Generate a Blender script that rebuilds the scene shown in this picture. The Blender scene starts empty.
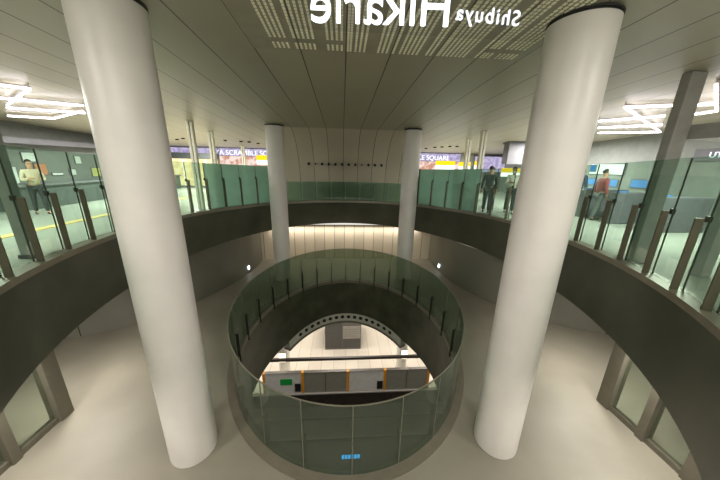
import bpy, bmesh, math, random
from mathutils import Vector, Matrix
random.seed(7)
SC = bpy.context.scene
COL = SC.collection
PI = math.pi

# ------------------------------------------------------------------ helpers
def lin(c):
    return tuple(((v/255)/12.92 if v/255 <= .04045 else ((v/255+.055)/1.055)**2.4) for v in c) + (1,)

def nodes(name):
    m = bpy.data.materials.new(name); m.use_nodes = True
    nt = m.node_tree; nt.nodes.clear()
    out = nt.nodes.new('ShaderNodeOutputMaterial')
    return m, nt, out

def mat(name, rgb, rough=.5, metal=0, spec=.5, var=.08, scale=6.0, bump=0.0, coat=0.0):
    """plain surface with soft procedural colour variation"""
    m, nt, out = nodes(name)
    b = nt.nodes.new('ShaderNodeBsdfPrincipled')
    b.inputs['Roughness'].default_value = rough; b.inputs['Metallic'].default_value = metal
    b.inputs['Specular IOR Level'].default_value = spec
    b.inputs['Coat Weight'].default_value = coat
    tc = nt.nodes.new('ShaderNodeTexCoord')
    n = nt.nodes.new('ShaderNodeTexNoise'); n.inputs['Scale'].default_value = scale; n.inputs['Detail'].default_value = 4
    nt.links.new(tc.outputs['Object'], n.inputs['Vector'])
    r = nt.nodes.new('ShaderNodeValToRGB')
    c = lin(rgb)
    r.color_ramp.elements[0].position = .3; r.color_ramp.elements[1].position = .7
    r.color_ramp.elements[0].color = tuple(v*(1-var) for v in c[:3])+(1,)
    r.color_ramp.elements[1].color = tuple(min(1, v*(1+var)) for v in c[:3])+(1,)
    nt.links.new(n.outputs['Fac'], r.inputs['Fac']); nt.links.new(r.outputs['Color'], b.inputs['Base Color'])
    if bump:
        bp = nt.nodes.new('ShaderNodeBump'); bp.inputs['Strength'].default_value = bump; bp.inputs['Distance'].default_value = .02
        nt.links.new(n.outputs['Fac'], bp.inputs['Height']); nt.links.new(bp.outputs['Normal'], b.inputs['Normal'])
    nt.links.new(b.outputs['BSDF'], out.inputs['Surface'])
    return m

def planks(name, rgb, pitch, off, rough=.45, joint=.016, jrgb=(48, 45, 38), var=.05, metal=0.0, axis='X', spec=.4):
    """long boards with dark joints every `pitch` metres along one axis"""
    m, nt, out = nodes(name)
    N = nt.nodes.new; L = nt.links.new
    b = N('ShaderNodeBsdfPrincipled'); b.inputs['Roughness'].default_value = rough; b.inputs['Metallic'].default_value = metal
    b.inputs['Specular IOR Level'].default_value = spec
    tc = N('ShaderNodeTexCoord'); s = N('ShaderNodeSeparateXYZ'); L(tc.outputs['Object'], s.inputs[0])
    a = N('ShaderNodeMath'); a.operation = 'SUBTRACT'; L(s.outputs[axis], a.inputs[0]); a.inputs[1].default_value = off - 100*pitch
    d = N('ShaderNodeMath'); d.operation = 'DIVIDE'; L(a.outputs[0], d.inputs[0]); d.inputs[1].default_value = pitch
    f = N('ShaderNodeMath'); f.operation = 'FRACT'; L(d.outputs[0], f.inputs[0])
    fl = N('ShaderNodeMath'); fl.operation = 'FLOOR'; L(d.outputs[0], fl.inputs[0])
    lt = N('ShaderNodeMath'); lt.operation = 'LESS_THAN'; L(f.outputs[0], lt.inputs[0]); lt.inputs[1].default_value = joint/pitch
    wn = N('ShaderNodeTexWhiteNoise'); wn.noise_dimensions = '1D'; L(fl.outputs[0], wn.inputs['W'])
    n = N('ShaderNodeTexNoise'); n.inputs['Scale'].default_value = 1.3; L(tc.outputs['Object'], n.inputs['Vector'])
    mx = N('ShaderNodeMath'); mx.operation = 'ADD'; L(wn.outputs['Value'], mx.inputs[0]); L(n.outputs['Fac'], mx.inputs[1])
    r = N('ShaderNodeValToRGB'); c = lin(rgb)
    r.color_ramp.elements[0].position = .3; r.color_ramp.elements[1].position = 1.5/1.6
    r.color_ramp.elements[0].color = tuple(v*(1-var) for v in c[:3])+(1,)
    r.color_ramp.elements[1].color = tuple(v*(1+var) for v in c[:3])+(1,)
    L(mx.outputs[0], r.inputs['Fac'])
    mix = N('ShaderNodeMixRGB'); L(lt.outputs[0], mix.inputs['Fac']); L(r.outputs['Color'], mix.inputs['Color1'])
    mix.inputs['Color2'].default_value = lin(jrgb)
    L(mix.outputs['Color'], b.inputs['Base Color']); L(b.outputs['BSDF'], out.inputs['Surface'])
    return m

def glow(name, rgb, strength):
    m, nt, out = nodes(name)
    e = nt.nodes.new('ShaderNodeEmission'); e.inputs['Color'].default_value = lin(rgb); e.inputs['Strength'].default_value = strength
    nt.links.new(e.outputs[0], out.inputs['Surface'])
    return m

def lit_panel(name, c0, c1, strength, scale=4):
    """back-lit graphic: two colours in soft vertical blocks"""
    m, nt, out = nodes(name)
    tc = nt.nodes.new('ShaderNodeTexCoord')
    n = nt.nodes.new('ShaderNodeTexNoise'); n.inputs['Scale'].default_value = scale; n.inputs['Detail'].default_value = 2
    nt.links.new(tc.outputs['Object'], n.inputs['Vector'])
    r = nt.nodes.new('ShaderNodeValToRGB'); r.color_ramp.interpolation = 'LINEAR'
    r.color_ramp.elements[0].position = .42; r.color_ramp.elements[1].position = .58
    r.color_ramp.elements[0].color = lin(c0); r.color_ramp.elements[1].color = lin(c1)
    nt.links.new(n.outputs['Fac'], r.inputs['Fac'])
    e = nt.nodes.new('ShaderNodeEmission'); e.inputs['Strength'].default_value = strength
    nt.links.new(r.outputs['Color'], e.inputs['Color']); nt.links.new(e.outputs[0], out.inputs['Surface'])
    return m

def glass(name, tint, film=.06, filmrgb=(120, 140, 125), rough=.02, refl=1.0):
    """architectural sheet glass: tinted see-through, fresnel reflection, a diffuse film painting in reflected haze and, on teal panes, frosting"""
    m, nt, out = nodes(name); N = nt.nodes.new; L = nt.links.new
    t = N('ShaderNodeBsdfTransparent'); t.inputs['Color'].default_value = lin(tint)
    g = N('ShaderNodeBsdfGlossy'); g.inputs['Roughness'].default_value = rough; g.inputs['Color'].default_value = (refl, refl, refl, 1)
    lw = N('ShaderNodeLayerWeight'); lw.inputs['Blend'].default_value = .5
    pw = N('ShaderNodeMath'); pw.operation = 'POWER'; L(lw.outputs['Facing'], pw.inputs[0]); pw.inputs[1].default_value = 4.5
    fr = N('ShaderNodeMapRange'); L(pw.outputs[0], fr.inputs['Value']); fr.inputs['To Min'].default_value = .02; fr.inputs['To Max'].default_value = .75
    d = N('ShaderNodeBsdfDiffuse'); d.inputs['Color'].default_value = lin(filmrgb)
    tr = N('ShaderNodeBsdfTranslucent'); tr.inputs['Color'].default_value = lin(filmrgb)
    dd = N('ShaderNodeMixShader'); dd.inputs[0].default_value = .5; L(d.outputs[0], dd.inputs[1]); L(tr.outputs[0], dd.inputs[2])
    tc = N('ShaderNodeTexCoord'); n = N('ShaderNodeTexNoise'); n.inputs['Scale'].default_value = 1.5; L(tc.outputs['Object'], n.inputs['Vector'])
    mr = N('ShaderNodeMapRange'); mr.inputs['To Min'].default_value = film*.7; mr.inputs['To Max'].default_value = film*1.3
    L(n.outputs['Fac'], mr.inputs['Value'])
    m1 = N('ShaderNodeMixShader'); L(mr.outputs[0], m1.inputs[0]); L(t.outputs[0], m1.inputs[1]); L(dd.outputs[0], m1.inputs[2])
    m2 = N('ShaderNodeMixShader'); L(fr.outputs[0], m2.inputs[0]); L(m1.outputs[0], m2.inputs[1]); L(g.outputs[0], m2.inputs[2])
    L(m2.outputs[0], out.inputs['Surface'])
    return m

class MB:
    def __init__(s): s.v = []; s.f = []
    def quad(s, a, b, c, d):
        n = len(s.v); s.v += [a, b, c, d]; s.f.append((n, n+1, n+2, n+3)); return s
    def box(s, x0, y0, z0, x1, y1, z1):
        n = len(s.v)
        s.v += [(x0,y0,z0),(x1,y0,z0),(x1,y1,z0),(x0,y1,z0),(x0,y0,z1),(x1,y0,z1),(x1,y1,z1),(x0,y1,z1)]
        s.f += [tuple(n+i for i in q) for q in ((0,3,2,1),(4,5,6,7),(0,1,5,4),(1,2,6,5),(2,3,7,6),(3,0,4,7))]
        return s
    def obox(s, p, u, w, h, du, dw):
        """box standing at p, u = unit direction along length, w = unit across; half sizes du,dw; height h"""
        n = len(s.v); p = Vector(p); u = Vector(u); w = Vector(w)
        for z in (0, h):
            for (i, j) in ((-1,-1),(1,-1),(1,1),(-1,1)):
                q = p + u*du*i + w*dw*j; s.v.append((q.x, q.y, q.z+z))
        s.f += [tuple(n+i for i in q) for q in ((0,3,2,1),(4,5,6,7),(0,1,5,4),(1,2,6,5),(2,3,7,6),(3,0,4,7))]
        return s
    def loft(s, rings, closed=True, cap=False):
        n = len(s.v); k = len(rings[0])
        for r in rings: s.v += [tuple(p) for p in r]
        for i in range(len(rings)-1):
            for j in range(k if closed else k-1):
                a = n+i*k+j; b = n+i*k+(j+1) % k
                s.f.append((a, b, b+k, a+k))
        if cap:
            s.f.append(tuple(n+j for j in reversed(range(k)))); s.f.append(tuple(n+(len(rings)-1)*k+j for j in range(k)))
        return s
    def cyl(s, x, y, z0, z1, r, seg=24, r1=None):
        r1 = r if r1 is None else r1
        ring = lambda z, q: [(x+q*math.cos(2*PI*i/seg), y+q*math.sin(2*PI*i/seg), z) for i in range(seg)]
        return s.loft([ring(z0, r), ring(z1, r1)], cap=True)
    def lathe(s, x, y, prof, seg=48):
        rings = [[(x+r*math.cos(2*PI*i/seg), y+r*math.sin(2*PI*i/seg), z) for i in range(seg)] for (r, z) in prof]
        return s.loft(rings, cap=True)
    def tube(s, a, b, r, seg=8):
        a = Vector(a); b = Vector(b); d = (b-a).normalized()
        u = d.cross(Vector((0,0,1)) if abs(d.z) < .95 else Vector((1,0,0))).normalized(); w = d.cross(u)
        ring = lambda p: [p+u*r*math.cos(2*PI*i/seg)+w*r*math.sin(2*PI*i/seg) for i in range(seg)]
        return s.loft([ring(a), ring(b)], cap=True)
    def build(s, name, m, parent=None, smooth=False, bevel=0, auto=None):
        me = bpy.data.meshes.new(name)
        o0 = Vector(parent.matrix_world.translation) if parent else Vector((0,0,0))
        if parent:
            o0 = Vector((0,0,0)); q = parent
            while q: o0 += q.location; q = q.parent
        me.from_pydata([tuple(Vector(p)-o0) for p in s.v], [], s.f); me.update()
        bm = bmesh.new(); bm.from_mesh(me); bmesh.ops.recalc_face_normals(bm, faces=bm.faces); bm.to_mesh(me); bm.free()
        o = bpy.data.objects.new(name, me); COL.objects.link(o)
        if parent: o.parent = parent
        me.materials.append(m)
        if smooth:
            for p in me.polygons: p.use_smooth = len(p.vertices) == 4
            me.set_sharp_from_angle(angle=math.radians(40))
        if bevel:
            b = o.modifiers.new('bevel', 'BEVEL'); b.width = bevel; b.segments = 2; b.limit_method = 'ANGLE'
        return o

def tag(o, label, cat, group=None, kind=None):
    o['label'] = label; o['category'] = cat
    if group: o['group'] = group
    if kind: o['kind'] = kind
    return o
def thing(name, loc, label, cat, group=None):
    o = bpy.data.objects.new(name, None); COL.objects.link(o); o.location = loc; o.empty_display_size = .2
    return tag(o, label, cat, group)
def struct(o, label=None, cat=None):
    o['kind'] = 'structure'
    if label: o['label'] = label
    if cat: o['category'] = cat
    return o

def text_mesh(name, body, size, m, parent, origin, right, up, depth=.01, align='LEFT', fat=0.0, space=1.0):
    """solid lettering from the built-in font; origin = baseline start, right/up = reading directions (world)"""
    cu = bpy.data.curves.new(name, 'FONT'); cu.body = body; cu.size = size; cu.extrude = depth; cu.align_x = align
    cu.offset = size*fat; cu.space_character = space
    t = bpy.data.objects.new(name+'_curve', cu); COL.objects.link(t)
    dg = bpy.context.evaluated_depsgraph_get(); dg.update()
    me = bpy.data.meshes.new_from_object(t.evaluated_get(dg))
    bpy.data.objects.remove(t)
    R = Vector(right).normalized(); U = Vector(up).normalized(); W = R.cross(U)
    base = Vector((0,0,0)); q = parent
    while q: base += q.location; q = q.parent
    M = Matrix((R, U, W)).transposed().to_4x4(); M.translation = Vector(origin)-base
    me.transform(M); me.materials.clear(); me.materials.append(m)
    o = bpy.data.objects.new(name, me); COL.objects.link(o); o.parent = parent
    return o

# ------------------------------------------------------------------ materials
M = dict(
    ceiling = planks('ceiling_boards', (158, 152, 132), .6, .04, rough=.42, joint=.017, jrgb=(52, 48, 40)),
    shell   = planks('curved_boards', (184, 175, 157), .6, .04, rough=.5, joint=.016, jrgb=(52, 48, 40)),
    column  = mat('column_plaster', (222, 216, 209), .38, var=.04, scale=2.5, spec=.5),
    collar  = mat('dark_collar', (40, 40, 38), .5),
    fascia  = mat('dark_stone', (78, 80, 67), .38, var=.22, scale=1.3),
    curb    = mat('curb_metal', (138, 132, 116), .4, metal=.3),
    post    = mat('brown_steel', (104, 96, 80), .42, metal=.4),
    darkpost= mat('dark_steel', (52, 54, 42), .4, metal=.4),
    ufloor  = mat('upper_floor_stone', (176, 180, 168), .25, var=.05, scale=3),
    lfloor  = mat('lower_floor_stone', (140, 134, 119), .5, var=.09, scale=1.1),
    gwall   = planks('grey_stone_panels', (112, 110, 98), 1.7, .3, rough=.45, joint=.02, jrgb=(36, 34, 28), var=.12),
    cream   = planks('cream_boards', (214, 200, 178), .45, .1, rough=.5, joint=.02, jrgb=(92, 82, 68), var=.1),
    soffit  = mat('soffit_white', (170, 164, 150), .6),
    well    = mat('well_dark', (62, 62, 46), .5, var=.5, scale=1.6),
    band    = mat('arch_concrete', (196, 192, 178), .6),
    kerb    = mat('kerb_stone', (112, 104, 90), .5),
    hole    = mat('hole_dark', (26, 26, 22), .7),
    gclear  = glass('green_clear_glass', (222, 236, 227), .075, (150, 172, 158)),
    gteal   = glass('teal_film_glass', (196, 220, 210), .72, (160, 190, 174), rough=.15),
    glow_   = glass('low_green_glass', (210, 230, 217), .2, (150, 172, 156)),
    ginner  = glass('inner_green_glass', (212, 222, 210), .18, (146, 156, 138)),
    gclean  = glass('clear_window_glass', (240, 246, 240), .03, (170, 170, 160)),
    acrylic = glass('clear_acrylic', (252, 252, 252), .004, (200, 200, 200), refl=.15),
    frame   = mat('window_frame_bronze', (108, 103, 89), .45, metal=.3),
    tube    = glow('white_light_tube', (255, 246, 252), 12),
    housing = mat('tube_housing', (196, 186, 186), .5),
    letter  = glow('white_letter_light', (246, 252, 255), 2.2),
    letter2 = glow('white_letter_light_small', (238, 242, 248), 1.5),
    slot    = mat('pale_slot', (252, 246, 220), .5),
    vent    = mat('vent_plate', (152, 146, 127), .45),
    pillar  = mat('dark_grey_pillar', (150, 148, 142), .45),
    fin     = mat('warm_white_fin', (250, 244, 226), .4),
    white   = mat('white_panel', (232, 228, 216), .45),
    platfl  = planks('platform_floor', (226, 216, 200), .9, .3, rough=.22, joint=.02, jrgb=(176, 164, 146), var=.05),
    dgrey   = mat('door_grey', (136, 134, 122), .4, metal=.1),
    pwhite  = mat('door_white', (204, 202, 196), .5),
    orange  = mat('door_orange', (214, 140, 30), .5),
    green   = mat('sticker_green', (24, 150, 66), .5),
    black   = mat('black_plastic', (22, 22, 22), .5),
    track   = mat('track_bed', (44, 35, 27), .8, var=.4, scale=4),
    rail    = mat('rail_steel', (70, 60, 52), .6, metal=.2),
    beam    = mat('beam_dark', (72, 66, 58), .5),
    kiosk   = mat('kiosk_grey', (104, 100, 94), .35, metal=.2),
    kdark   = mat('kiosk_dark_grey', (78, 77, 74), .35),
    kiosk2  = mat('kiosk_light_grey', (150, 146, 140), .4),
    wallc   = mat('concourse_wall', (128, 132, 126), .6),
    bulk    = mat('bulkhead_grey', (100, 100, 104), .5),
    cheek   = mat('cheek_grey', (108, 102, 90), .6),
    skin    = mat('skin', (206, 160, 132), .5),
    hair    = mat('hair_black', (28, 24, 22), .6),
    beige   = mat('cloth_beige', (214, 202, 172), .8),
    cream_c = mat('cloth_cream', (226, 222, 208), .8),
    dark_c  = mat('cloth_dark', (46, 48, 50), .8),
    grey_c  = mat('cloth_grey', (92, 98, 98), .8),
    red_c   = mat('cloth_red', (150, 62, 62), .8),
    blue_c  = mat('cloth_blue', (62, 78, 106), .8),
    shoe    = mat('shoe_dark', (34, 32, 32), .6),
    tactile = mat('tactile_yellow', (214, 190, 110), .6),
    counter = mat('counter_dark', (74, 80, 78), .4),
    paper   = mat('paper_white', (230, 234, 228), .7),
    yposter = mat('poster_yellow', (214, 208, 120), .6),
    oposter = mat('poster_orange', (206, 132, 92), .6),
    bposter = mat('poster_blue', (70, 130, 196), .5),
    mask    = mat('mask_white', (232, 232, 232), .7),
)
M['yellow_sign'] = glow('yellow_sign', (255, 214, 30), 1.25)
M['white_sign'] = lit_panel('white_sign', (250, 252, 240), (232, 250, 232), 2.2, 2)
M['blue_sign'] = glow('blue_sign', (70, 160, 240), 1.0)
M['shop_warm'] = lit_panel('shop_warm', (255, 232, 176), (236, 208, 150), 1.7, 3)
M['shop_pink'] = lit_panel('shop_pink', (246, 224, 214), (206, 150, 124), 1.0, 3)
M['lilac'] = lit_panel('lilac_display', (206, 196, 228), (168, 158, 196), .9, 5)
M['blue_glow'] = glow('blue_glow', (60, 170, 255), 2.2)
M['wall_lamp'] = glow('cool_wall_lamp', (226, 244, 255), 9)
M['stripl'] = glow('warm_strip', (255, 240, 210), 3)

# ------------------------------------------------------------------ plan curves (metres; camera over the origin, upper floor z = 0)
CX = .15
def E_out(t, d=0.0, bf=5.0, bn=6.0, a=4.75, cy=6.05):
    """edge of the big oval opening, d metres outwards; t = 0 at the far end, runs clockwise seen from above"""
    s, c = math.sin(t), math.cos(t); b = bf if c >= 0 else bn
    x, y = a*s, b*c
    n = Vector((s/a, c/b, 0)).normalized()
    return Vector((CX + x + n.x*d, cy + y + n.y*d, 0)), n
A_IN, B_IN, CY_IN = 2.57, 3.3, 6.0
def E_in(t, d=0.0):
    s, c = math.sin(t), math.cos(t); n = Vector((s/A_IN, c/B_IN, 0)).normalized()
    return Vector((CX + A_IN*s + n.x*d, CY_IN + B_IN*c + n.y*d, 0)), n
def at(p, z): return (p.x, p.y, z)
def ceil_z(y): return 3.08 - .046*(y-3.2)
ZL = -2.67          # lower floor
ZP = -12.6          # platform floor
NSEG = 144
TT = [2*PI*i/NSEG for i in range(NSEG)]

def to_rect(p, x0, x1, y0, y1, cx=CX, cy=6.0):
    d = Vector((p.x-cx, p.y-cy)); k = 1e9
    if d.x > 1e-6: k = min(k, (x1-cx)/d.x)
    if d.x < -1e-6: k = min(k, (x0-cx)/d.x)
    if d.y > 1e-6: k = min(k, (y1-cy)/d.y)
    if d.y < -1e-6: k = min(k, (y0-cy)/d.y)
    return Vector((cx+d.x*k, cy+d.y*k, 0))
XL, XR, YN, YF = -11.2, 10.6, -5.0, 17.6

# ------------------------------------------------------------------ setting: upper hall
m = MB(); m.loft([[at(E_out(t, .02)[0], 0) for t in TT], [at(to_rect(E_out(t)[0], XL, XR, YN, YF), 0) for t in TT]])
struct(m.build('floor', M['ufloor']))
zf = lambda t: -1.07 + .13*max(0, math.cos(t))**2
m = MB(); m.loft([[at(E_out(t, 0, 5.6, 6.0)[0], zf(t)) for t in TT], [at(to_rect(E_out(t)[0], XL, XR, YN, YF), -1.07) for t in TT]])
struct(m.build('ceiling_lower', M['soffit']))
# fascia + curb as one ring of stone and one of metal
m = MB(); m.loft([[at(E_out(t)[0], .10) for t in TT], [at(E_out(t, 0, 5.25, 6.0)[0], -.45) for t in TT], [at(E_out(t, 0, 5.6, 6.0)[0], zf(t)) for t in TT],
                  [at(E_out(t, .12, 5.6, 6.0)[0], zf(t)) for t in TT]])
struct(m.build('trim_fascia', M['fascia'], smooth=True))
m = MB(); m.loft([[at(E_out(t, -.02)[0], .06) for t in TT], [at(E_out(t, -.02)[0], .15) for t in TT], [at(E_out(t, .22)[0], .15) for t in TT], [at(E_out(t, .22)[0], 0) for t in TT]])
struct(m.build('trim_curb', M['curb']))
# ceiling, sloping slightly down towards the far end, boards running away from the camera
m = MB(); m.box(XL, YN, 0, XR, YF+.2, .25)
m.v = [(x, y, ceil_z(y)+z) for (x, y, z) in m.v]
struct(m.build('ceiling', M['ceiling']))
# curved boarded end wall between the far columns
prof = [(9.75, 2.80), (10.15, 2.72), (10.6, 2.52), (11.0, 2.2), (11.3, 1.85), (11.5, 1.45), (11.65, .95), (11.72, .4), (11.75, 0)]
SX0, SX1 = -2.56, 2.84
m = MB(); m.loft([[(SX0, y, z), (SX1, y, z)] for (y, z) in prof], closed=False)
for sx in (SX0, SX1):
    n0 = len(m.v)
    m.v += [(sx, y, z) for (y, z) in prof] + [(sx, 17.6, 0), (sx, 17.6, 2.9)]
    m.f.append(tuple(range(n0, len(m.v))))
struct(m.build('wall_far', M['shell'], smooth=True))
# concourse enclosing walls
struct(MB().box(XL-.2, YN, 0, XL, YF, 3.6).build('wall_left', M['wallc']))
struct(MB().box(XR, YN, 0, XR+.2, YF, 3.6).build('wall_right', M['wallc']))
struct(MB().box(XL, YF, 0, SX0, YF+.2, 2.9).build('wall_back_left', M['wallc']))
struct(MB().box(SX1, YF, 0, XR, YF+.2, 2.9).build('wall_back_right', M['wallc']))

# ------------------------------------------------------------------ setting: lower hall
m = MB(); m.loft([[at(E_in(t, -.02)[0], ZL) for t in TT], [at(to_rect(E_in(t)[0], -9.5, 9.5, YN, 13.2), ZL) for t in TT]])
struct(m.build('floor_lower', M['lfloor']))
def wall_path(name, pts, z0, z1, mt, th=.12):
    m = MB(); n = len(pts); P = [Vector((x, y, 0)) for x, y in pts]
    inn = [at(p, z0) for p in P], [at(p, z1) for p in P]
    m.loft([inn[0], inn[1]], closed=False)
    return struct(m.build(name, mt, smooth=True))
def smooth_path(pts, k=6):
    out = []
    for i in range(len(pts)-1):
        p0 = Vector(pts[max(i-1, 0)]); p1 = Vector(pts[i]); p2 = Vector(pts[i+1]); p3 = Vector(pts[min(i+2, len(pts)-1)])
        for j in range(k):
            t = j/k
            q = .5*((2*p1)+(p2-p0)*t+(2*p0-5*p1+4*p2-p3)*t*t+(3*p1-p0-3*p2+p3)*t**3)
            out.append((q.x, q.y))
    out.append(tuple(pts[-1])); return out
wall_path('wall_lower_left', smooth_path([(-9.5, 5.0), (-6.6, 6.1), (-5.6, 6.6), (-4.6, 7.75), (-3.95, 9.1), (-3.65, 10.4), (-3.6, 11.8)]), ZL, -1.05, M['gwall'])
wall_path('wall_lower_right', smooth_path([(9.5, 5.0), (7.1, 5.75), (6.2, 6.2), (5.05, 7.3), (4.4, 8.5), (4.1, 9.7), (4.1, 11.8)]), ZL, -1.05, M['gwall'])
wall_path('wall_lower_far', smooth_path([(-3.61, 11.66), (-1.8, 11.77), (.15, 11.8), (2.1, 11.77), (4.11, 11.66)]), ZL, -1.05, M['cream'])
struct(MB().box(-9.7, YN, ZL, -9.5, 6, -1.07).build('wall_lower_outer_left', M['wallc']))
struct(MB().box(9.5, YN, ZL, 9.7, 6, -1.07).build('wall_lower_outer_right', M['wallc']))
# well: dark wall below the lower floor, down to the hall of the platform
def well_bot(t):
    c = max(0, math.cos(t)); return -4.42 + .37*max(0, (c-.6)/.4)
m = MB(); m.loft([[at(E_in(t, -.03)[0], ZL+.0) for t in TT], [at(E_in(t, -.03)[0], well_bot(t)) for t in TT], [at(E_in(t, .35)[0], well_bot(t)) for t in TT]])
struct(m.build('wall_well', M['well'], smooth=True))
m = MB(); m.loft([[at(E_in(t, -.05)[0], ZL-.06) for t in TT], [at(E_in(t, -.05)[0], ZL+.05) for t in TT], [at(E_in(t, .14)[0], ZL+.05) for t in TT], [at(E_in(t, .14)[0], ZL) for t in TT]])
struct(m.build('trim_well_kerb', M['kerb']))
# platform hall shell
m = MB(); m.loft([[at(E_in(t, .3)[0], -4.62) for t in TT], [at(to_rect(E_in(t)[0], -16, 16, 2, 27), -4.62) for t in TT]])
struct(m.build('ceiling_platform', M['soffit']))
struct(MB().box(-16, 13.98, ZP-.4, 16, 27, ZP).build('floor_platform', M['platfl']))
struct(MB().box(-16, 2, ZP-1.4, 16, 13.98, ZP-1.1).build('floor_track', M['track']))
struct(MB().box(-16, 27, ZP, 16, 27.2, -4.6).build('wall_platform_far', M['white']))
struct(MB().box(-16, 1.8, ZP-1.4, 16, 2, -4.6).build('wall_platform_near', M['wallc']))
struct(MB().box(-16.2, 2, ZP-1.4, -16, 27, -4.6).build('wall_platform_left', M['wallc']))
struct(MB().box(16, 2, ZP-1.4, 16.2, 27, -4.6).build('wall_platform_right', M['wallc']))

# ------------------------------------------------------------------ columns
def column(x, y, r, label):
    zt = ceil_z(y)
    o = thing('round_column', (x, y, ZL), label, 'column', 'round columns around the oval opening')
    MB().lathe(x, y, [(r*.985, ZL+.004), (r, ZL+.03), (r, -1.06), (r, -1.03), (r, zt-.04)], 64).build('shaft', M['column'], o, smooth=True)
    MB().lathe(x, y, [(r*.95, zt-.04), (r*.95, zt-.02), (r*1.02, zt-.02), (r*1.02, zt-.003)], 64).build('collar', M['collar'], o, smooth=True)
    return o
column(-2.27, 3.24, .318, 'thick white round column at the near end, nearest the zigzag light over the shop counter')
column(2.49, 3.12, .318, 'thick white round column at the near end, beside the small lettering Shibuya')
column(-2.24, 9.6, .298, 'slender-looking white round column far off, on the side of the shop with warm windows')
column(2.42, 9.6, .298, 'slender-looking white round column far off, on the side of the lilac display')

# ------------------------------------------------------------------ glass railings
def arc_table(fn, n=2880):
    ts = [2*PI*i/n for i in range(n+1)]; L = [0]
    for i in range(n): L.append(L[-1] + (fn(ts[i+1])[0]-fn(ts[i])[0]).length)
    return ts, L
def t_at(tab, s):
    ts, L = tab; s = s % L[-1]
    import bisect
    i = min(max(bisect.bisect_left(L, s), 1), len(L)-1)
    k = (s-L[i-1])/max(1e-9, L[i]-L[i-1]); return ts[i-1]+k*(ts[i]-ts[i-1])
def pane(fn, t0, t1, d, z0, z1f, th=.006, k=4):
    """bent sheet between two plan parameters, z1f(y) its top"""
    gap = .004
    m = MB(); ring = []
    tt = [t0+(t1-t0)*(.008+.984*i/k) for i in range(k+1)]
    inn = [fn(t, d-th)[0] for t in tt]; out = [fn(t, d+th)[0] for t in tt]
    loop = inn + out[::-1]
    m.loft([[at(p, z0) for p in loop], [at(p, z1f(p.y)) for p in loop]], cap=True)
    return m
tab = arc_table(lambda t: E_out(t, .15))
TOT = tab[1][-1]; NP = 2*round(TOT/.585/2); STEP = TOT/NP
top_tall = lambda y: 1.77 - .045*(y-3.5)
rails = {}; ends = {}
def rail_root(key, p):
    if key not in rails:
        lab = {'low': 'low green glass railing across the far end, before the curved boarded wall',
               'left': 'tall green glass railing with brown posts, on the shop-counter side of the opening',
               'right': 'tall green glass railing with brown posts, on the grey portal side of the opening'}[key]
        rails[key] = thing('glass_railing', at(p, .15), lab, 'railing', 'glass railings round the upper opening')
    return rails[key]
for i in range(NP):
    t0, t1 = t_at(tab, i*STEP), t_at(tab, (i+1)*STEP)
    if t1 < t0: t1 += 2*PI
    pm = E_out((t0+t1)/2, .15)[0]
    if pm.y < 1.0: continue
    if pm.y > 10.32: key, mt, top = 'low', M['glow_'], (lambda y: .90)
    else:
        key = 'left' if pm.x < CX else 'right'
        mt = M['gteal'] if (pm.y > 8.35) else M['gclear']; top = top_tall
    r = rail_root(key, pm)
    if key != 'low': ends[key] = (min(ends.get(key, 99), t0+.012) if key == 'right' else max(ends.get(key, 0), t1-.012))
    pane(E_out, t0, t1, .15, .151, top).build('glass_panel', mt, r, smooth=True)
    for tq in ((t0, t1) if key == 'low' and False else (t0,)):
        p, n = E_out(tq, .15); u = Vector((-n.y, n.x, 0))
        if p.y < 1.0: continue
        hgt = .5 if key == 'low' else .92
        if key == 'low': continue
        q = E_out(tq, .068)[0]
        po = MB().obox((q.x, q.y, .151), n, u, hgt, .038, .011).build('post', M['post'], r)
        MB().obox((p.x-u.x*.010, p.y-u.y*.010, .151), n, u, top(p.y)-.155, .008, .006).build('joint_strip', M['darkpost'], r)
        MB().obox((p.x-n.x*.006, p.y-n.y*.006, .151+hgt-.04), n, u, .07, .022, .022).build('clip', M['darkpost'], po)
# dark end posts of the tall railing beside the low stretch
for key, t in sorted(ends.items()):
    p, n = E_out(t, .05)
    MB().obox((p.x, p.y, .151), n, Vector((-n.y, n.x, 0)), 1.33, .03, .03).build('end_post', M['darkpost'], rails[key])

inner = thing('glass_railing', (CX, CY_IN, ZL), 'oval green glass railing round the deep well in the lower floor', 'railing')
NI = 26
well_t = lambda i: 2*PI*i/NI - .12*math.sin(2*PI*i/NI)
for i in range(NI):
    t0, t1 = well_t(i), well_t(i+1)
    pane(E_in, t0, t1, 0, ZL+.051, lambda y: ZL+1.27).build('glass_panel', M['ginner'], inner, smooth=True)
    p, n = E_in(t0, 0); u = Vector((-n.y, n.x, 0)); q = E_in(t0, -.05)[0]
    po = MB().obox((q.x, q.y, ZL-.1), n, u, .74, .03, .008).build('post', M['darkpost'], inner)
    MB().obox((p.x-n.x*.012, p.y-n.y*.012, ZL+.60), n, u, .06, .022, .014).build('clip', M['post'], po)
    MB().obox((p.x, p.y, ZL+.051), n, u, 1.215, .007, .005).build('joint_strip', M['curb'], inner)
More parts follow.
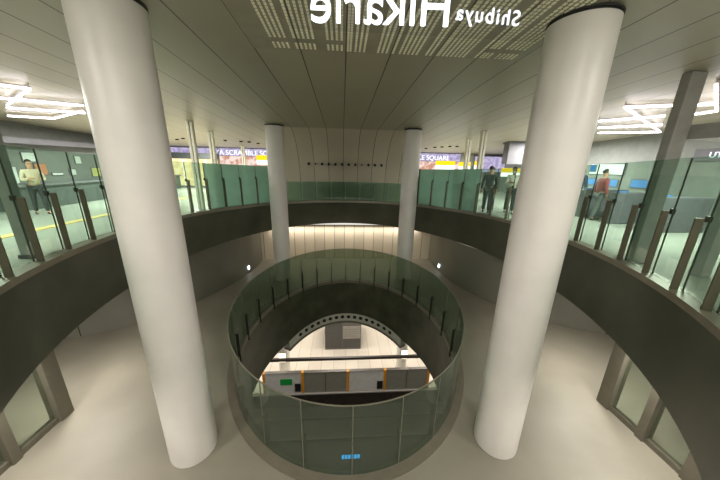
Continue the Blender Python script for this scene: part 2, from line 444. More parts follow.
# top edge of the inner glass: ground bright edge
m = MB(); m.loft([[at(E_in(t, -.008)[0], ZL+1.272) for t in TT], [at(E_in(t, .008)[0], ZL+1.272) for t in TT], [at(E_in(t, .008)[0], ZL+1.282) for t in TT], [at(E_in(t, -.008)[0], ZL+1.282) for t in TT], [at(E_in(t, -.008)[0], ZL+1.272) for t in TT]])
m.build('edge_cap', M['curb'], inner)
for k, (t) in enumerate((PI,)):
    b = thing('blue_strip', (CX, 2.88, ZL+.1), 'small glowing blue strip at the foot of the oval glass railing, nearest the viewer', 'display')
    MB().box(CX-.16, 2.87, ZL+.10, CX+.14, 2.90, ZL+.17).build('case', M['black'], b)
    for j in range(6):
        MB().box(CX-.145+.046*j, 2.865, ZL+.112, CX-.11+.046*j, 2.882, ZL+.172).build('blue_cell', M['blue_glow'], b)  # glowing blue cells set on a black case

# ------------------------------------------------------------------ lower glazed partitions
def partition(side, ys, x, label):
    o = thing('glazed_partition', (x, ys[0], ZL), label, 'partition', 'glazed partitions in the lower hall')
    for i, y in enumerate(ys):
        w = .11 if i % 2 == 0 else .06
        MB().box(x-.09, y-w, ZL, x+.09, y+w, -1.08).build('post', M['frame'], o, bevel=.008)
    for a, b in zip(ys[:-1], ys[1:]):
        lo, hi = min(a, b), max(a, b)
        MB().box(x-.05, lo+.06, ZL, x+.05, hi-.06, ZL+.09).build('bottom_rail', M['frame'], o)
        MB().box(x-.006, lo+.06, ZL+.09, x+.006, hi-.06, -1.08).build('glass_pane', M['gclean'], o)
    return o
partition(-1, [3.88, 3.15, 2.55, 1.8, 1.1], -4.78, 'bronze framed glass partition on the lower floor, under the ring on the shop-counter side')
partition(1, [3.66, 3.02, 2.36, 1.7, 1.0], 4.98, 'bronze framed glass partition on the lower floor, under the ring on the grey portal side')

# lamps low on the grey walls
for (x, y, sx, lab) in ((-3.70, 10.1, 1, 'small cool white lamp low on the grey wall, under the shop-side teal glass'),
                        (4.08, 10.2, -1, 'small cool white lamp low on the grey wall, on the lilac display side')):
    o = thing('wall_lamp', (x, y, -2.44), lab, 'lamp', 'low wall lamps in the lower hall')
    MB().box(x-.06, y-.035, -2.52, x+.0, y+.035, -2.34).build('case', M['collar'], o) if sx > 0 else MB().box(x, y-.035, -2.52, x+.06, y+.035, -2.34).build('case', M['collar'], o)
    MB().box(min(x, x+.03*sx), y-.04, -2.50, max(x, x+.03*sx), y+.04, -2.37).build('diffuser', M['wall_lamp'], o)

# ------------------------------------------------------------------ arch and platform
arch = thing('perforated_arch', (CX, CY_IN+B_IN, -4.5), 'pale curved beam pierced with round holes along the bottom edge of the dark well', 'beam')
ta = [-.88 + 1.76*i/48 for i in range(49)]
zb = lambda t: well_bot(t)
def arch_strip(d0, h0, d1, h1): return MB().loft([[at(E_in(t, d0)[0], zb(t)+h0) for t in ta], [at(E_in(t, d1)[0], zb(t)+h1) for t in ta]], closed=False)
m = MB(); m.loft([[at(E_in(t, d)[0], zb(t)+h) for t in ta] for d, h in ((.0, -.004), (.0, -.35), (.26, -.35), (.26, -.004))], closed=False); m.build('band', M['band'], arch, smooth=True)
m = MB(); m.loft([[at(E_in(t, d)[0], zb(t)+h) for t in ta] for d, h in ((-.02, -.355), (-.02, -.43), (.26, -.43), (.26, -.355))], closed=False); m.build('lower_flange', M['curb'], arch, smooth=True)
for i in range(16):
    t = -.70 + 1.40*i/15
    p, n = E_in(t, -.004); u = Vector((-n.y, n.x, 0)); z = zb(t)-.17; h = MB(); ring = []
    for d in (0.0, .004):
        ring.append([(p.x-n.x*d+u.x*.072*math.cos(a), p.y-n.y*d+u.y*.072*math.cos(a), z+.072*math.sin(a)) for a in [2*PI*j/16 for j in range(16)]])
    h.loft(ring, cap=True).build('hole', M['hole'], arch)

beam = MB().box(-9, 10.95, -7.68, 9, 11.07, -7.54).build('cross_beam', M['beam'], bevel=.01); tag(beam, 'thin dark beam spanning the well below the pierced arch', 'beam')
for sx, lab in ((-3.82, 'white platform column seen under the arch above the green sticker'), (4.12, 'white platform column seen under the arch at the end away from the green sticker')):
    o = thing('platform_column', (sx, 15.2, ZP), lab, 'column', 'columns on the platform below')
    MB().lathe(sx, 15.2, [(.36, ZP), (.36, -4.63)], 32).build('shaft', M['white'], o, smooth=True)
    MB().lathe(sx, 15.2, [(.38, ZP), (.38, ZP+.2)], 32).build('base_ring', M['dgrey'], o, smooth=True)

for x0, x1, lab in ((-4.08, -3.58, 'glowing white light box under the arch end above the green sticker'), (3.95, 4.42, 'glowing white light box under the arch end away from the green sticker')):
    o = thing('light_box', ((x0+x1)/2, 14.75, -10.9), lab, 'light box', 'light boxes on the platform columns')
    MB().box(x0, 14.72, -10.9, x1, 14.84, -10.2).build('case', M['dgrey'], o)
    MB().box(x0+.03, 14.70, -10.87, x1-.03, 14.72, -10.23).build('diffuser', M['stripl'], o)
k = thing('platform_kiosk', (.1, 18, ZP), 'grey panelled enclosure standing on the pale platform beneath the arch', 'kiosk')
MB().box(-1.3, 18, ZP, 1.52, 21, ZP+3.0).build('body', M['kiosk'], k, bevel=.02)
MB().box(-1.22, 17.97, ZP+.15, .02, 18, ZP+2.9).build('front_panel', M['kdark'], k)
MB().box(.1, 17.97, ZP+.15, 1.44, 18, ZP+.95).build('front_panel', M['kdark'], k)
MB().box(.1, 17.95, ZP+1.0, 1.46, 18, ZP+2.1).build('notice_board', M['kiosk2'], k)
for j in range(4): MB().box(.2, 17.94, ZP+1.2+.2*j, 1.3, 17.95, ZP+1.26+.2*j).build('notice_line', M['dgrey'], k)

# platform screen doors, one thing per leaf
ZT = ZP+1.56
xs = [-4.86, -2.46, .40, 2.80, 5.66]
kinds = ['fixed', 'door', 'fixed', 'door']
def screen_post(x, lab):
    o = MB().box(x-.075, 13.9, ZP-.02, x+.075, 14.12, ZT).build('screen_door_post', M['orange'], bevel=.01)
    tag(o, lab, 'post', 'orange posts of the platform screen doors')
labs = ['orange edge post beside the white leaf with the green sticker, away from the other leaves', 'orange edge post between the green-stickered leaf and the first grey leaf',
        'orange edge post at the middle of the screen doors below', 'orange edge post beside the small black box of the plain white leaf', 'orange edge post at the far end of the second grey leaf']
for x, l in zip(xs, labs): screen_post(x, l)
for i in range(4):
    x0, x1 = xs[i]+.08, xs[i+1]-.08
    lab = ['white platform screen leaf with a green sticker and a black box', 'grey sliding platform screen leaf next to the green-stickered one',
           'plain white platform screen leaf in the middle with a black box', 'grey sliding platform screen leaf beyond the plain white one'][i]
    o = thing('screen_door', ((x0+x1)/2, 14, ZP), lab, 'screen door', 'platform screen doors')
    mt = M['pwhite'] if kinds[i] == 'fixed' else M['dgrey']
    MB().box(x0, 13.93, ZP, x1, 14.1, ZT-.03).build('leaf', mt, o, bevel=.01)
    MB().box(x0, 13.91, ZT-.03, x1, 14.12, ZT).build('top_rail', M['kiosk'], o)
    if kinds[i] == 'fixed':
        MB().box(x1-.42, 13.88, ZP+.12, x1-.06, 13.93, ZP+.72).build('control_box', M['black'], o)
    else:
        xm = (x0+x1)/2
        MB().box(xm-.012, 13.915, ZP+.05, xm+.012, 13.93, ZT-.06).build('meeting_edge', M['black'], o)
    if i == 0:
        MB().box(-3.86, 13.915, ZP+.64, -3.12, 13.93, ZP+1.10).build('sticker', M['green'], o)
struct(MB().box(-16, 13.82, ZP-.10, 16, 13.9, ZP-.02).build('trim_platform_edge', M['kiosk2']))
struct(MB().box(-16, 13.86, ZP-1.5, 16, 13.979, ZP-.10).build('wall_platform_edge', M['track']))
for y, l in ((12.9, 'steel running rail nearest the platform edge, on the dark track bed'), (11.6, 'second steel running rail, farther from the platform edge')):
    o = thing('track_rail', (0, y, ZP-1.1), l, 'rail', 'rails on the track bed')
    MB().box(-16, y-.07, ZP-1.1, 16, y+.07, ZP-1.07).build('foot', M['rail'], o)
    MB().box(-16, y-.02, ZP-1.07, 16, y+.02, ZP-.98).build('web', M['rail'], o)
    MB().box(-16, y-.04, ZP-.98, 16, y+.04, ZP-.93).build('head', M['rail'], o)

# ------------------------------------------------------------------ ceiling vents, downlights
def vent(x0, x1, cols, label, y0=2.0, yg=3.80, y1=4.07, gap=True, group='slotted vents in the ceiling'):
    o = thing('ceiling_vent', ((x0+x1)/2, (y0+y1)/2, ceil_z((y0+y1)/2)), label, 'vent', group)
    m = MB(); m.box(x0+.012, y0, 0, x1-.002, y1+.03, -.006); m.v = [(x, y, ceil_z(y)-.001+z) for x, y, z in m.v]; m.build('plate', M['vent'], o)
    for c in cols:
        for ya, yb in (((y0, yg), (yg+.08, y1)) if gap else ((y0, y1),)):
            m = MB(); y = ya+.02
            while y < yb-.03:
                m.box(c-.014, y, -.012, c+.014, y+.037, -.006); y += .0555
            m.v = [(x, y, ceil_z(y)-.001+z) for x, y, z in m.v]
            m.build('slotted_stripe', M['slot'], o)
groups = [(-.86, -.66), (-.58, -.32), (-.18, .12), (.17, .33), (.47, .67), (.76, .99), (1.12, 1.47), (1.52, 1.68), (1.80, 2.02), (2.08, 2.34)]
cols = []
for a, b in groups:
    x = a
    while x <= b+.001: cols.append(x); x += .057
words_ = ['end vent over the column near the shop side', 'slotted vent beside the end one on the shop side', 'slotted vent above the glowing letters r and i', 'slotted vent above the glowing capital H',
          'slotted vent above the small word Shibuya', 'slotted vent next to the near white column']
edges = [-1.16, -.56, .04, .64, 1.24, 1.84, 2.44]
for i in range(6):
    cc = [c for c in cols if edges[i]-.012 < c < edges[i+1]-.012]
    cc = [min(max(c, edges[i]+.03), edges[i+1]-.02) for c in cc]
    if cc: vent(edges[i], edges[i+1], cc, 'grey ceiling ' + words_[i], gap=i in (0, 5) or i == 1)
vent(4.24, 4.84, [4.3+.052*i for i in range(10)], 'grey slotted ceiling vent out over the portal side, away from the lettering', 2.0, 2.9, 3.2)

dl = [(-7.88, 14.06), (-7.36, 13.62), (-5.6, 13.94), (-4.94, 14.17), (-4.59, 14.28), (-4.32, 14.82), (4.57, 15.06), (4.87, 14.49), (5.14, 14.19), (5.44, 13.89), (5.77, 13.81), (7.32, 12.26), (7.69, 12.18)]
for x, y in dl:
    side = 'on the shop side' if x < 0 else 'on the lilac display side'
    o = MB().lathe(x, y, [(.045, ceil_z(y)-.05), (.075, ceil_z(y)-.05), (.075, ceil_z(y)-.002)], 20).build('downlight', M['hole'], smooth=True)
    tag(o, 'small dark downlight at the far edge of the ceiling ' + side, 'downlight', 'dark downlights ' + side)
import bisect
for i in range(12):
    x = -1.36 + .272*i
    o = MB().tube((x, 11.34, 1.57), (x, 11.47, 1.60), .05 if i not in (1, 8) else .03, 16).build('spot_nozzle', M['hole'], smooth=False)
    tag(o, 'small round black nozzle in the row across the curved boarded wall', 'nozzle', 'row of nozzles in the curved wall')

# ------------------------------------------------------------------ zigzag lights
def zig(label, polys):
    p0 = polys[0][0]
    o = thing('zigzag_light', (p0[0], p0[1], ceil_z(p0[1])), label, 'ceiling light', 'zigzag tube lights')
    for pl in polys:
        for a, b in zip(pl[:-1], pl[1:]):
            a, b = Vector(a), Vector(b)
            t = MB().tube(a, b, .018, 8).build('light_tube', M['tube'], o, smooth=True)
            d = (b-a).normalized(); a2, b2 = a+Vector((0,0,.038)), b+Vector((0,0,.038))
            MB().tube(a2, b2, .018, 6).build('housing', M['housing'], t)
        for q in pl:
            MB().tube((q[0], q[1], q[2]+.03), (q[0], q[1], ceil_z(q[1])), .008, 6).build('hanger', M['housing'], o)
zig('white tube light zigzagging under the ceiling over the shop-counter side',
    [[(-6.55, 5.70, 2.86), (-5.94, 6.05, 2.85), (-7.97, 7.5, 2.78)], [(-7.37, 6.84, 2.81), (-6.08, 7.28, 2.79)], [(-8.35, 7.83, 2.77), (-6.79, 8.13, 2.75)], [(-9.54, 8.91, 2.72), (-8.48, 9.08, 2.71), (-6.63, 7.89, 2.76)]])
zig('white tube light zigzagging under the ceiling over the portal side',
    [[(7.31, 5.27, 2.88), (5.87, 5.71, 2.86), (9.76, 8.15, 2.75), (8.2, 8.63, 2.73)], [(5.9, 4.34, 2.93), (8.03, 5.74, 2.86), (7.89, 6.24, 2.84)], [(6.6, 7.01, 2.8), (7.53, 6.29, 2.84)], [(7.44, 7.87, 2.77), (8.63, 7.21, 2.8)]])

# ------------------------------------------------------------------ mirrored words of a window reflection, modelled as an added hanging sign
sg = thing('reflected_sign', (.5, 2.0, ceil_z(2.0)), 'glowing white mirrored words Shibuya Hikarie, a window reflection built as a hanging sign', 'sign')
MB().box(-.34, 2.0, 2.42, 1.30, 2.006, 2.95).build('clear_sheet', M['acrylic'], sg)
MB().box(-.40, 1.985, 2.95, 1.36, 2.02, ceil_z(2.0)-.001).build('top_rail', M['vent'], sg)
text_mesh('lettering', 'Shibuya', .122, M['letter2'], sg, (1.17, 2.014, 2.505), (-1, 0, .035), (0, 0, 1), .006, space=1.18)
text_mesh('lettering', 'Hikarie', .312, M['letter'], sg, (.71, 2.014, 2.48), (-1, 0, -.02), (0, 0, 1), .008)

# ------------------------------------------------------------------ slim white posts and dark portals on the concourse
def fin(x, y, lab, w=.09, top=None):
    o = thing('slim_post', (x, y, 0), lab, 'post', 'slim white posts behind the railing')
    z = ceil_z(y) if top is None else top
    MB().box(x-w, y-w*.8, 0, x-w*.15, y+w*.8, z-.003).build('front_leaf', M['fin'], o, bevel=.01)
    MB().box(x+w*.15, y-w*.8, 0, x+w, y+w*.8, z-.003).build('rear_leaf', M['fin'], o, bevel=.01)
    MB().box(x-w*.15, y-w*.4, 0, x+w*.15, y+w*.4, z-.004).build('web', M['bulk'], o)
fin(-4.80, 9.40, 'slim white post nearest the warm shop windows, close behind the railing')
fin(-5.05, 11.3, 'slim white post one step behind the post at the warm shop windows')
fin(-5.62, 16.3, 'slim white post farthest off, standing in front of the white sign letters')
fin(4.88, 9.5, 'slim white post beside the two people behind the railing')
fin(5.25, 11.4, 'slim white post in front of the lilac display')
fin(5.28, 7.5, 'slim white post just behind the near column, closest on its side')

pf = thing('portal_frame', (5.35, 4.2, 0), 'dark grey portal frame standing behind the tall glass, with a broad header', 'frame')
MB().box(5.16, 4.12, 0, 5.42, 4.26, ceil_z(4.2)-.003).build('post', M['pillar'], pf, bevel=.01)
MB().box(5.62, 3.50, 0, 5.80, 3.64, 2.078).build('post', M['pillar'], pf, bevel=.01)
MB().box(5.422, 3.5, 2.08, 8.0, 4.2, 2.30).build('header', M['pillar'], pf, bevel=.01)
lp = thing('dark_pillar', (-5.15, 4.55, 0), 'dark grey pillar behind the glass at the shop-counter side', 'pillar')
MB().box(-5.24, 4.45, 0, -5.06, 4.57, ceil_z(4.5)-.003).build('shaft', M['pillar'], lp, bevel=.01)
MB().box(-5.26, 4.43, 0, -5.04, 4.59, .06).build('base', M['collar'], lp)

# ------------------------------------------------------------------ shop-counter side
c = thing('service_counter', (-9.9, 11.5, 0), 'long dark service counter along the wall behind the person in beige', 'counter')
MB().box(-10.5, 8.6, 0, -9.7, 17, .72).build('body', M['counter'], c)
MB().box(-10.56, 8.55, .72, -9.62, 17.05, .78).build('worktop', M['bulk'], c)
bh = MB().box(XL, 6.5, 2.02, XL+.75, 17.4, 2.2).build('trim_bulkhead', M['bulk']); struct(bh)
def poster(name, y0, y1, z0, z1, mt, lab, cat='poster', x=XL, frame=None, group=None):
    s = 1 if x < 0 else -1
    o = thing(name, (x, (y0+y1)/2, z0), lab, cat, group)
    MB().box(min(x+.003*s, x+.03*s), y0, z0, max(x+.003*s, x+.03*s), y1, z1).build('frame', frame or M['bulk'], o)
    MB().box(min(x+.03*s, x+.036*s), y0+.03, z0+.03, max(x+.03*s, x+.036*s), y1-.03, z1-.03).build('sheet', mt, o)
    return o
poster('framed_notice', 10.45, 10.95, 1.42, 1.78, M['paper'], 'square white framed notice high on the wall behind the person in beige', 'notice')
poster('orange_poster', 10.75, 11.2, .95, 1.4, M['oposter'], 'small orange poster beneath the square framed notice')
poster('wall_notice', 12.35, 12.65, 1.35, 1.7, M['paper'], 'narrow white notice on the wall above the middle of the counter', 'notice')
poster('wall_notice', 12.0, 12.3, .9, 1.18, M['paper'], 'small white notice low on the wall near the counter middle', 'notice')
poster('wall_notice', 11.3, 11.75, .92, 1.05, M['paper'], 'flat wide white notice low on the wall next to the person in beige', 'notice')
poster('yellow_poster', 13.0, 13.45, .8, 1.22, M['yposter'], 'yellow green poster at the wall, nearest the small notices')
poster('yellow_poster', 13.7, 14.35, .8, 1.3, M['yposter'], 'larger yellow green poster at the wall, farther along the counter')
poster('cream_poster', 9.7, 10.2, .5, 1.3, M['paper'], 'tall pale poster on the wall beside the dark pillar')
tp = MB(); tp.box(-7.1, 5.4, .001, -6.85, 12.5, .012); tag(tp.build('tactile_strip', M['tactile']), 'pale yellow tactile strip on the floor before the service counter', 'tactile strip')

# warm shopfront and signs at the far wall, shop side
s = thing('shopfront', (-8.5, 17.4, 0), 'warm lit shopfront with pale mullions at the far end', 'shopfront')
MB().box(-11.0, 17.30, 0, -7.5, 17.40, .12).build('plinth', M['bulk'], s)
for j in range(5):
    MB().box(-10.9+.68*j, 17.34, .12, -10.9+.68*j+.6, 17.4, 1.7).build('lit_window', M['shop_warm'], s)
    MB().box(-10.97+.68*j, 17.30, .12, -10.9+.68*j, 17.4, 1.7).build('mullion', M['fin'], s)
MB().box(-11.0, 17.2, 1.72, -7.5, 17.4, 2.05).build('header', M['counter'], s)
MB().box(-11.0, 17.3, 2.06, -7.5, 17.4, 2.34).build('upper_panel', M['lilac'], s)
s = thing('sign_band', (-5.2, 17.5, 1.5), 'long sign band with glowing white capitals at the far end, shop side', 'sign')
MB().box(-7.45, 17.45, 1.94, -2.6, 17.58, 2.36).build('board', M['lilac'], s)
text_mesh('lettering', 'SHIBUYA SCRAMBLE SQUARE', .40, M['letter2'], s, (-8.75, 17.43, 1.99), (1, 0, 0), (0, 0, 1), .01)
MB().box(-7.45, 17.45, 1.2, -2.6, 17.58, 1.92).build('lit_display', M['shop_pink'], s)
s = thing('exit_sign', (-4.6, 17.0, 1.6), 'yellow lit direction sign at the far end beside the shop-side far column', 'sign')
MB().box(-5.1, 16.95, 1.72, -4.0, 17.05, 2.0).build('yellow_panel', M['yellow_sign'], s)
MB().box(-5.1, 16.95, 1.45, -4.0, 17.05, 1.71).build('white_panel', M['white_sign'], s)

# the other far corner
s = thing('sign_band', (5.2, 17.5, 1.5), 'sign band with glowing white capitals at the far end, beyond the lilac-side far column', 'sign')
MB().box(2.9, 17.45, 1.90, 7.6, 17.58, 2.36).build('board', M['lilac'], s)
text_mesh('lettering', 'SCRAMBLE SQUARE', .40, M['letter2'], s, (3.35, 17.44, 1.97), (1, 0, 0), (0, 0, 1), .01)
MB().box(2.9, 17.45, 1.2, 7.6, 17.58, 1.88).build('lit_display', M['shop_pink'], s)
for x0, x1, z1, lab in ((5.85, 7.05, 1.92, 'widest yellow lit direction sign under the white capitals, beside the far column'), (7.35, 8.05, 1.88, 'middle yellow lit sign between the far column and the slim posts'), (8.35, 8.85, 1.95, 'smallest yellow lit sign, next to the lilac display')):
    s = thing('exit_sign', ((x0+x1)/2, 16.9, 1.5), lab, 'sign', 'yellow direction signs on the lilac display side')
    MB().box(x0, 16.86, z1-.26, x1, 16.96, z1).build('yellow_panel', M['yellow_sign'], s)
    MB().box(x0, 16.86, 1.42, x1, 16.96, z1-.27).build('white_panel', M['white_sign'], s)
s = thing('wall_mounted_display', (9.3, 16.9, 1.3), 'lilac lit display high on the far wall behind a slim white post', 'display')
MB().box(8.6, 17.3, 1.3, 10.55, 17.5, 2.25).build('screen', M['lilac'], s)
MB().box(8.55, 17.45, 1.25, 10.59, 17.56, 2.3).build('case', M['bulk'], s)
struct(MB().box(7.15, 11.6, 1.75, 10.6, 12.0, 2.75).build('trim_bulkhead_right', M['bulk']))
s = thing('exit_sign', (7.4, 11.6, 1.3), 'yellow and white lit sign above the person in a cream top', 'sign')
MB().box(6.95, 11.5, 1.40, 7.85, 11.58, 1.58).build('yellow_panel', M['yellow_sign'], s)
MB().box(6.95, 11.5, 1.22, 7.85, 11.58, 1.39).build('white_panel', M['white_sign'], s)
# wall of the portal side
poster('light_box', 9.6, 11.1, 1.4, 1.84, M['white_sign'], 'wide white light box on the wall behind the tall glass', 'light box', x=XR)
s = poster('blue_pictogram', 10.75, 11.05, 1.5, 1.8, M['blue_sign'], 'small blue square at the end of the white light box', 'sign', x=XR-.05)
for y0, y1, z0, z1, lab in ((10.6, 11.3, .95, 1.25, 'blue poster below the blue pictogram'), (9.75, 10.4, .95, 1.25, 'blue poster below the white light box, second in its row'), (8.7, 9.3, .98, 1.3, 'blue poster nearest the grey portal')):
    poster('blue_poster', y0, y1, z0, z1, M['bposter'], lab, x=XR, group='blue posters on the portal-side wall')
s = thing('standing_board', (10.2, 9.9, 0), 'white standing board with a blue oval, before the wall posters', 'board')
MB().box(10.15, 9.5, .06, 10.21, 10.45, .8).build('panel', M['paper'], s)
MB().box(10.05, 9.55, 0, 10.31, 9.62, .06).build('foot', M['bulk'], s); MB().box(10.05, 10.33, 0, 10.31, 10.40, .06).build('foot', M['bulk'], s)
m = MB(); ring = lambda x: [(x, 9.98+.33*math.cos(a), .48+.2*math.sin(a)) for a in [2*PI*j/24 for j in range(24)]]
m.loft([ring(10.15), ring(10.142)], cap=True).build('oval', M['bposter'], s)
s = thing('lit_sign', (XR, 7.2, 2.0), 'short lit sign with white letters high on the wall beyond the portal', 'sign')
MB().box(XR-.06, 6.6, 1.9, XR-.003, 7.7, 2.25).build('board', M['bulk'], s)
text_mesh('lettering', 'UT', .22, M['letter2'], s, (XR-.07, 7.35, 2.0), (0, -1, 0), (0, 0, 1), .01)
for yk, lab in ((6.5, 'ticket gate cabinet nearest the portal'), (7.6, 'ticket gate cabinet second from the portal'), (8.7, 'ticket gate cabinet third from the portal')):
    g = thing('ticket_gate', (8.9, yk, 0), lab, 'ticket gate', 'ticket gates on the portal side')
    MB().box(8.2, yk-.12, 0, 9.8, yk+.12, .95).build('cabinet', M['bulk'], g, bevel=.03)
    MB().box(8.3, yk-.08, .95, 8.6, yk+.08, .99).build('reader', M['bposter'], g)
    MB().box(8.95, yk+.12, .35, 9.05, yk+.42, .8).build('flap', M['oposter'], g)

# ------------------------------------------------------------------ people
def skin_mesh(name, V, Ed, R, mt, parent, lvl=1):
    me = bpy.data.meshes.new(name); me.from_pydata(V, Ed, []); me.update()
    o = bpy.data.objects.new(name, me); COL.objects.link(o)
    sk = o.modifiers.new('skin', 'SKIN'); sk.use_smooth_shade = True
    for i, r in enumerate(R):
        me.skin_vertices[0].data[i].radius = r if isinstance(r, tuple) else (r, r)
    me.skin_vertices[0].data[0].use_root = True
    ss = o.modifiers.new('sub', 'SUBSURF'); ss.levels = lvl; ss.render_levels = lvl
    dg = bpy.context.evaluated_depsgraph_get(); dg.update()
    m2 = bpy.data.meshes.new_from_object(o.evaluated_get(dg)); bpy.data.objects.remove(o)
    m2.name = name; m2.materials.clear(); m2.materials.append(mt)
    for p in m2.polygons: p.use_smooth = True
    o2 = bpy.data.objects.new(name, m2); COL.objects.link(o2); o2.parent = parent
    return o2
def person(loc, rz, H, top, bottom, label, arms='hold', stride=.12, mask=False, bag=None):
    root = thing('person', loc, label, 'person'); root.rotation_euler = (0, 0, rz)
    k = H/1.7
    P = {}
    def J(n, x, y, z): P[n] = (x*k, y*k, z*k)
    J('pel', 0, 0, .92); J('waist', 0, .005, 1.08); J('chest', 0, 0, 1.28); J('neck', 0, -.005, 1.45); J('jaw', 0, -.02, 1.53); J('head', 0, -.012, 1.60); J('crown', 0, 0, 1.68)
    for s_, n in ((-1, 'l'), (1, 'r')):
        J('sh'+n, .17*s_, 0, 1.38)
        f = stride*s_
        J('hip'+n, .085*s_, 0, .86); J('kn'+n, .09*s_, -f*.6-.02, .47); J('an'+n, .09*s_, -f+.03, .085); J('toe'+n, .10*s_, -f-.12, .035)
        if arms == 'hold': J('el'+n, .24*s_, -.03, 1.10); J('wr'+n, .13*s_, -.24, 1.14)
        elif arms == 'phone' and s_ > 0: J('el'+n, .25*s_, -.05, 1.10); J('wr'+n, .16*s_, -.25, 1.30)
        else: J('el'+n, .235*s_, .02, 1.11); J('wr'+n, .25*s_, -.04, .87)
    # body: one skinned surface with hands and five fingers each
    names = list(P); V = [P[n] for n in names]; idx = {n: i for i, n in enumerate(names)}
    rad = dict(pel=.115, waist=.10, chest=.115, neck=.05, jaw=.062, head=.088, crown=.07)
    R = []
    for n in names:
        b = n[:-1]
        R.append((rad[n] if n in rad else dict(sh=.05, hip=.08, kn=.052, an=.036, toe=.03, el=.038, wr=.026)[b])*k)
    Ed = [('pel','waist'),('waist','chest'),('chest','neck'),('neck','jaw'),('jaw','head'),('head','crown')]
    for n in 'lr': Ed += [('chest','sh'+n),('sh'+n,'el'+n),('el'+n,'wr'+n),('pel','hip'+n),('hip'+n,'kn'+n),('kn'+n,'an'+n),('an'+n,'toe'+n)]
    Ed = [(idx[a], idx[b]) for a, b in Ed]
    def add(v, r, par):
        V.append(tuple(v)); R.append(r*k); Ed.append((par, len(V)-1)); return len(V)-1
    nose = add(Vector(P['jaw'])+Vector((0, -.085*k, .035*k)), .014, idx['jaw'])
    for s_, n in ((-1, 'l'), (1, 'r')):
        w = Vector(P['wr'+n]); d = (w-Vector(P['el'+n])).normalized(); side = d.cross(Vector((0, 1, 0))).normalized()
        if side.length < .5: side = Vector((1, 0, 0))
        palm = add(w+d*.075*k, .030, idx['wr'+n])
        for j, ln in enumerate((.055, .068, .072, .060)):
            o_ = side*(j-1.5)*.019*k
            a = add(w+d*(.075+.03)*k+o_, .0095, palm); add(w+d*(.075+.03+ln)*k+o_+Vector((0, -.02*k, -.012*k)), .008, a)
        th = add(w+d*.06*k+side*.045*k, .011, idx['wr'+n]); add(w+d*.10*k+side*.06*k, .009, th)
    skin_mesh('body', V, Ed, R, M['skin'], root)
    # jacket with sleeves
    q = ['pel','waist','chest','neck','shl','ell','wrl','shr','elr','wrr']; rr = [.15,.135,.145,.062,.068,.054,.042,.068,.054,.042]
    VV = [P[n] for n in q]; VV[0] = tuple(Vector(P['pel'])+Vector((0, 0, -.03*k))); VV[3] = tuple(Vector(P['neck'])+Vector((0, 0, -.035*k)))
    for a, b in ((6, 5), (9, 8)): VV[a] = tuple(Vector(VV[a])*.92+Vector(VV[b])*.08)
    skin_mesh('jacket', VV, [(0,1),(1,2),(2,3),(2,4),(4,5),(5,6),(2,7),(7,8),(8,9)], [r*k for r in rr], top, root)
    q = ['pel','hipl','knl','anl','hipr','knr','anr']
    skin_mesh('trousers', [P[n] for n in q], [(0,1),(1,2),(2,3),(0,4),(4,5),(5,6)], [r*k for r in (.13,.10,.072,.058,.10,.072,.058)], bottom, root)
    for n in 'lr':
        a, b = Vector(P['an'+n]), Vector(P['toe'+n]); a.z = b.z = .043*k
        skin_mesh('shoe', [tuple(a+Vector((0, .04*k, 0))), tuple(a*.5+b*.5), tuple(b)], [(0,1),(1,2)], [.043*k, .045*k, .038*k], M['shoe'], root)
    h = Vector(P['head'])
    skin_mesh('hair', [tuple(h+Vector((0, .035*k, -.03*k))), tuple(h+Vector((0, .03*k, .04*k))), tuple(h+Vector((0, -.02*k, .085*k))), tuple(h+Vector((0, -.055*k, .07*k)))], [(0,1),(1,2),(2,3)], [.075*k, .098*k, .075*k, .045*k], M['hair'], root)
    em = MB()
    for s_ in (-1, 1): em.box((s_*.032-.011)*k, -.108*k, 1.588*k, (s_*.032+.011)*k, -.096*k, 1.600*k)
    eo = em; me = bpy.data.meshes.new('eyes'); me.from_pydata(eo.v, [], eo.f); me.materials.append(M['black']); e = bpy.data.objects.new('eyes', me); COL.objects.link(e); e.parent = root
    if mask:
        mm = MB().box(-.05*k, -.118*k, 1.50*k, .05*k, -.07*k, 1.565*k); me = bpy.data.meshes.new('face_mask'); me.from_pydata(mm.v, [], mm.f); me.materials.append(M['mask']); e = bpy.data.objects.new('face_mask', me); COL.objects.link(e); e.parent = root
    return root
person((-8.75, 8.3, 0), math.radians(60), 1.52, M['beige'], M['dark_c'], 'person in a pale beige jacket and dark trousers, holding something before the service counter', 'hold', .16)
person((6.05, 9.25, 0), math.radians(-20), 1.62, M['cream_c'], M['dark_c'], 'person in a cream top and dark trousers walking behind the railing', 'hold', .15, True)
person((5.25, 9.35, 0), math.radians(150), 1.62, M['dark_c'], M['dark_c'], 'person dressed all in black next to the slim white post, back turned', 'down', .10)
person((5.85, 10.3, 0), math.radians(200), 1.60, M['grey_c'], M['blue_c'], 'person in grey with blue trousers, between the black and the cream clothed ones', 'down', .14)
person((8.3, 8.12, 0), math.radians(80), 1.60, M['red_c'], M['grey_c'], 'person in a dull red top by the ticket gates', 'down', .14)
person((8.9, 9.6, 0), math.radians(100), 1.66, M['blue_c'], M['dark_c'], 'person in a dark blue top near the white standing board', 'phone', .12)

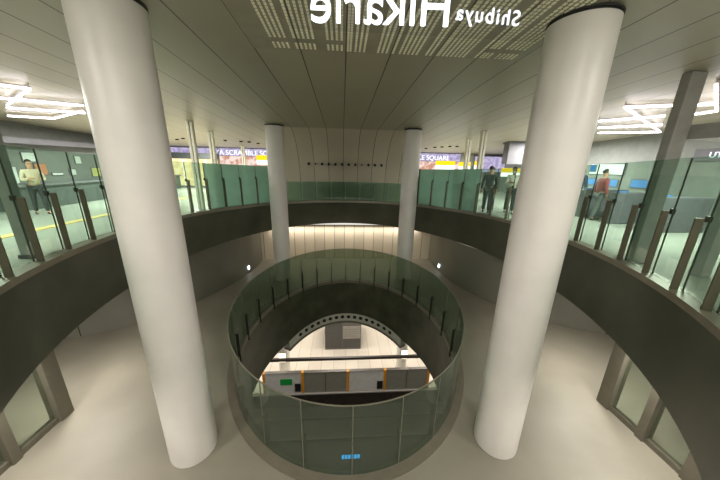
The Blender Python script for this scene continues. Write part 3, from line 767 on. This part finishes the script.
# ------------------------------------------------------------------ camera
def cam_setup():
    f = 265.5; pitch = math.radians(15.9); roll = math.radians(-1.258); yaw = math.radians(4.05)
    def ray(px, py):
        x = px-360; y = 240-py; c, s = math.cos(roll), math.sin(roll)
        x, y = c*x+s*y, -s*x+c*y
        v = (x/f, 1.0, y/f); cp, sp = math.cos(pitch), math.sin(pitch)
        v = (v[0], v[1]*cp+v[2]*sp, -v[1]*sp+v[2]*cp); cy, sy = math.cos(yaw), math.sin(yaw)
        return Vector((v[0]*cy+v[1]*sy, -v[0]*sy+v[1]*cy, v[2]))
    F = ray(360, 240).normalized(); Rt = (ray(361, 240)-ray(360, 240)).normalized(); U = Rt.cross(F)
    cd = bpy.data.cameras.new('camera'); cd.sensor_width = 36; cd.lens = f/720*36; cd.clip_start = .05; cd.clip_end = 200
    o = bpy.data.objects.new('camera', cd); COL.objects.link(o)
    Mx = Matrix((Rt, U, -F)).transposed().to_4x4(); Mx.translation = Vector((0, 0, 1.6)); o.matrix_world = Mx
    SC.camera = o
cam_setup()

# ------------------------------------------------------------------ lights
def area(name, loc, size, power, rgb=(1, .955, .90), rot=(0, 0, 0), sy=None, spread=PI):
    d = bpy.data.lights.new(name, 'AREA'); d.energy = power; d.color = rgb; d.size = size; d.spread = spread
    if sy: d.shape = 'RECTANGLE'; d.size_y = sy
    else: d.shape = 'DISK'
    o = bpy.data.objects.new(name, d); COL.objects.link(o); o.location = loc; o.rotation_euler = rot
    return o
def point(name, loc, power, rgb=(1, .955, .90), r=.06):
    d = bpy.data.lights.new(name, 'POINT'); d.energy = power; d.color = rgb; d.shadow_soft_size = r
    o = bpy.data.objects.new(name, d); COL.objects.link(o); o.location = loc; return o
W = bpy.data.worlds.new('world'); SC.world = W; W.use_nodes = True
W.node_tree.nodes['Background'].inputs[0].default_value = (.9, .88, .8, 1); W.node_tree.nodes['Background'].inputs[1].default_value = .9
# unseen lamps added behind and beside the viewpoint as front fill
for x, y, p in ((-1.6, -.6, 85), (1.6, -.6, 85), (-4.2, .2, 90), (4.2, .2, 90), (0, -3, 160)):
    area('hall_front_fill', (x, y, ceil_z(y)-.02), .5, p)
# concourse lamps beyond the railing
for x, y, p in ((-8, 5.5, 360), (8, 5.5, 330), (-8, 11, 380), (8.5, 10.5, 360), (-8, 15.6, 300), (6.5, 15.6, 300)):
    area('concourse_lamp', (x, y, ceil_z(y)-.12), .6, p, (1, .97, .93))
# lamps in the soffit of the lower hall
for i in range(12):
    t = 2*PI*(i+.5)/12
    p, n = E_out(t, .45, 5.6, 6.0)
    if p.y > 9.2: continue
    area('soffit_lamp', (p.x, p.y, -1.09), .3, 38)
for x in (-4.45, 4.72): area('soffit_lamp', (x, 3.0, -1.09), .16, 26)
area('soffit_strip', (.15, 11.55, -1.12), 6.6, 44, (1, .93, .83), (0, 0, 0), .12)
# platform lighting
for x in (-8, 8): area('door_fill', (x, 6.5, -4.7), 2.5, 320, (1, .95, .88), (0, 0, 0), .4)  # unseen lamps added over the track to brighten the screen door fronts
for x in (-7.5, 7.5): area('lower_room_fill', (x, 2.5, -1.12), .6, 30)  # unseen lamps added to brighten the room behind the lower partitions
for x in (-8, 0, 8):
    for y in (13.2, 17.5, 22):
        area('platform_lamp', (x, y, -4.7), 2.5, 200, (1, .95, .88), (0, 0, 0), .4)

v = SC.view_settings
SC.display_settings.display_device = 'sRGB'
v.view_transform = 'Standard'; v.look = 'None'; v.gamma = 1; v.exposure = 0.12; v.use_curve_mapping = False
SC.cycles.use_denoising = True
SC.cycles.max_bounces = 10; SC.cycles.transparent_max_bounces = 24
SC.cycles.caustics_reflective = False; SC.cycles.caustics_refractive = False
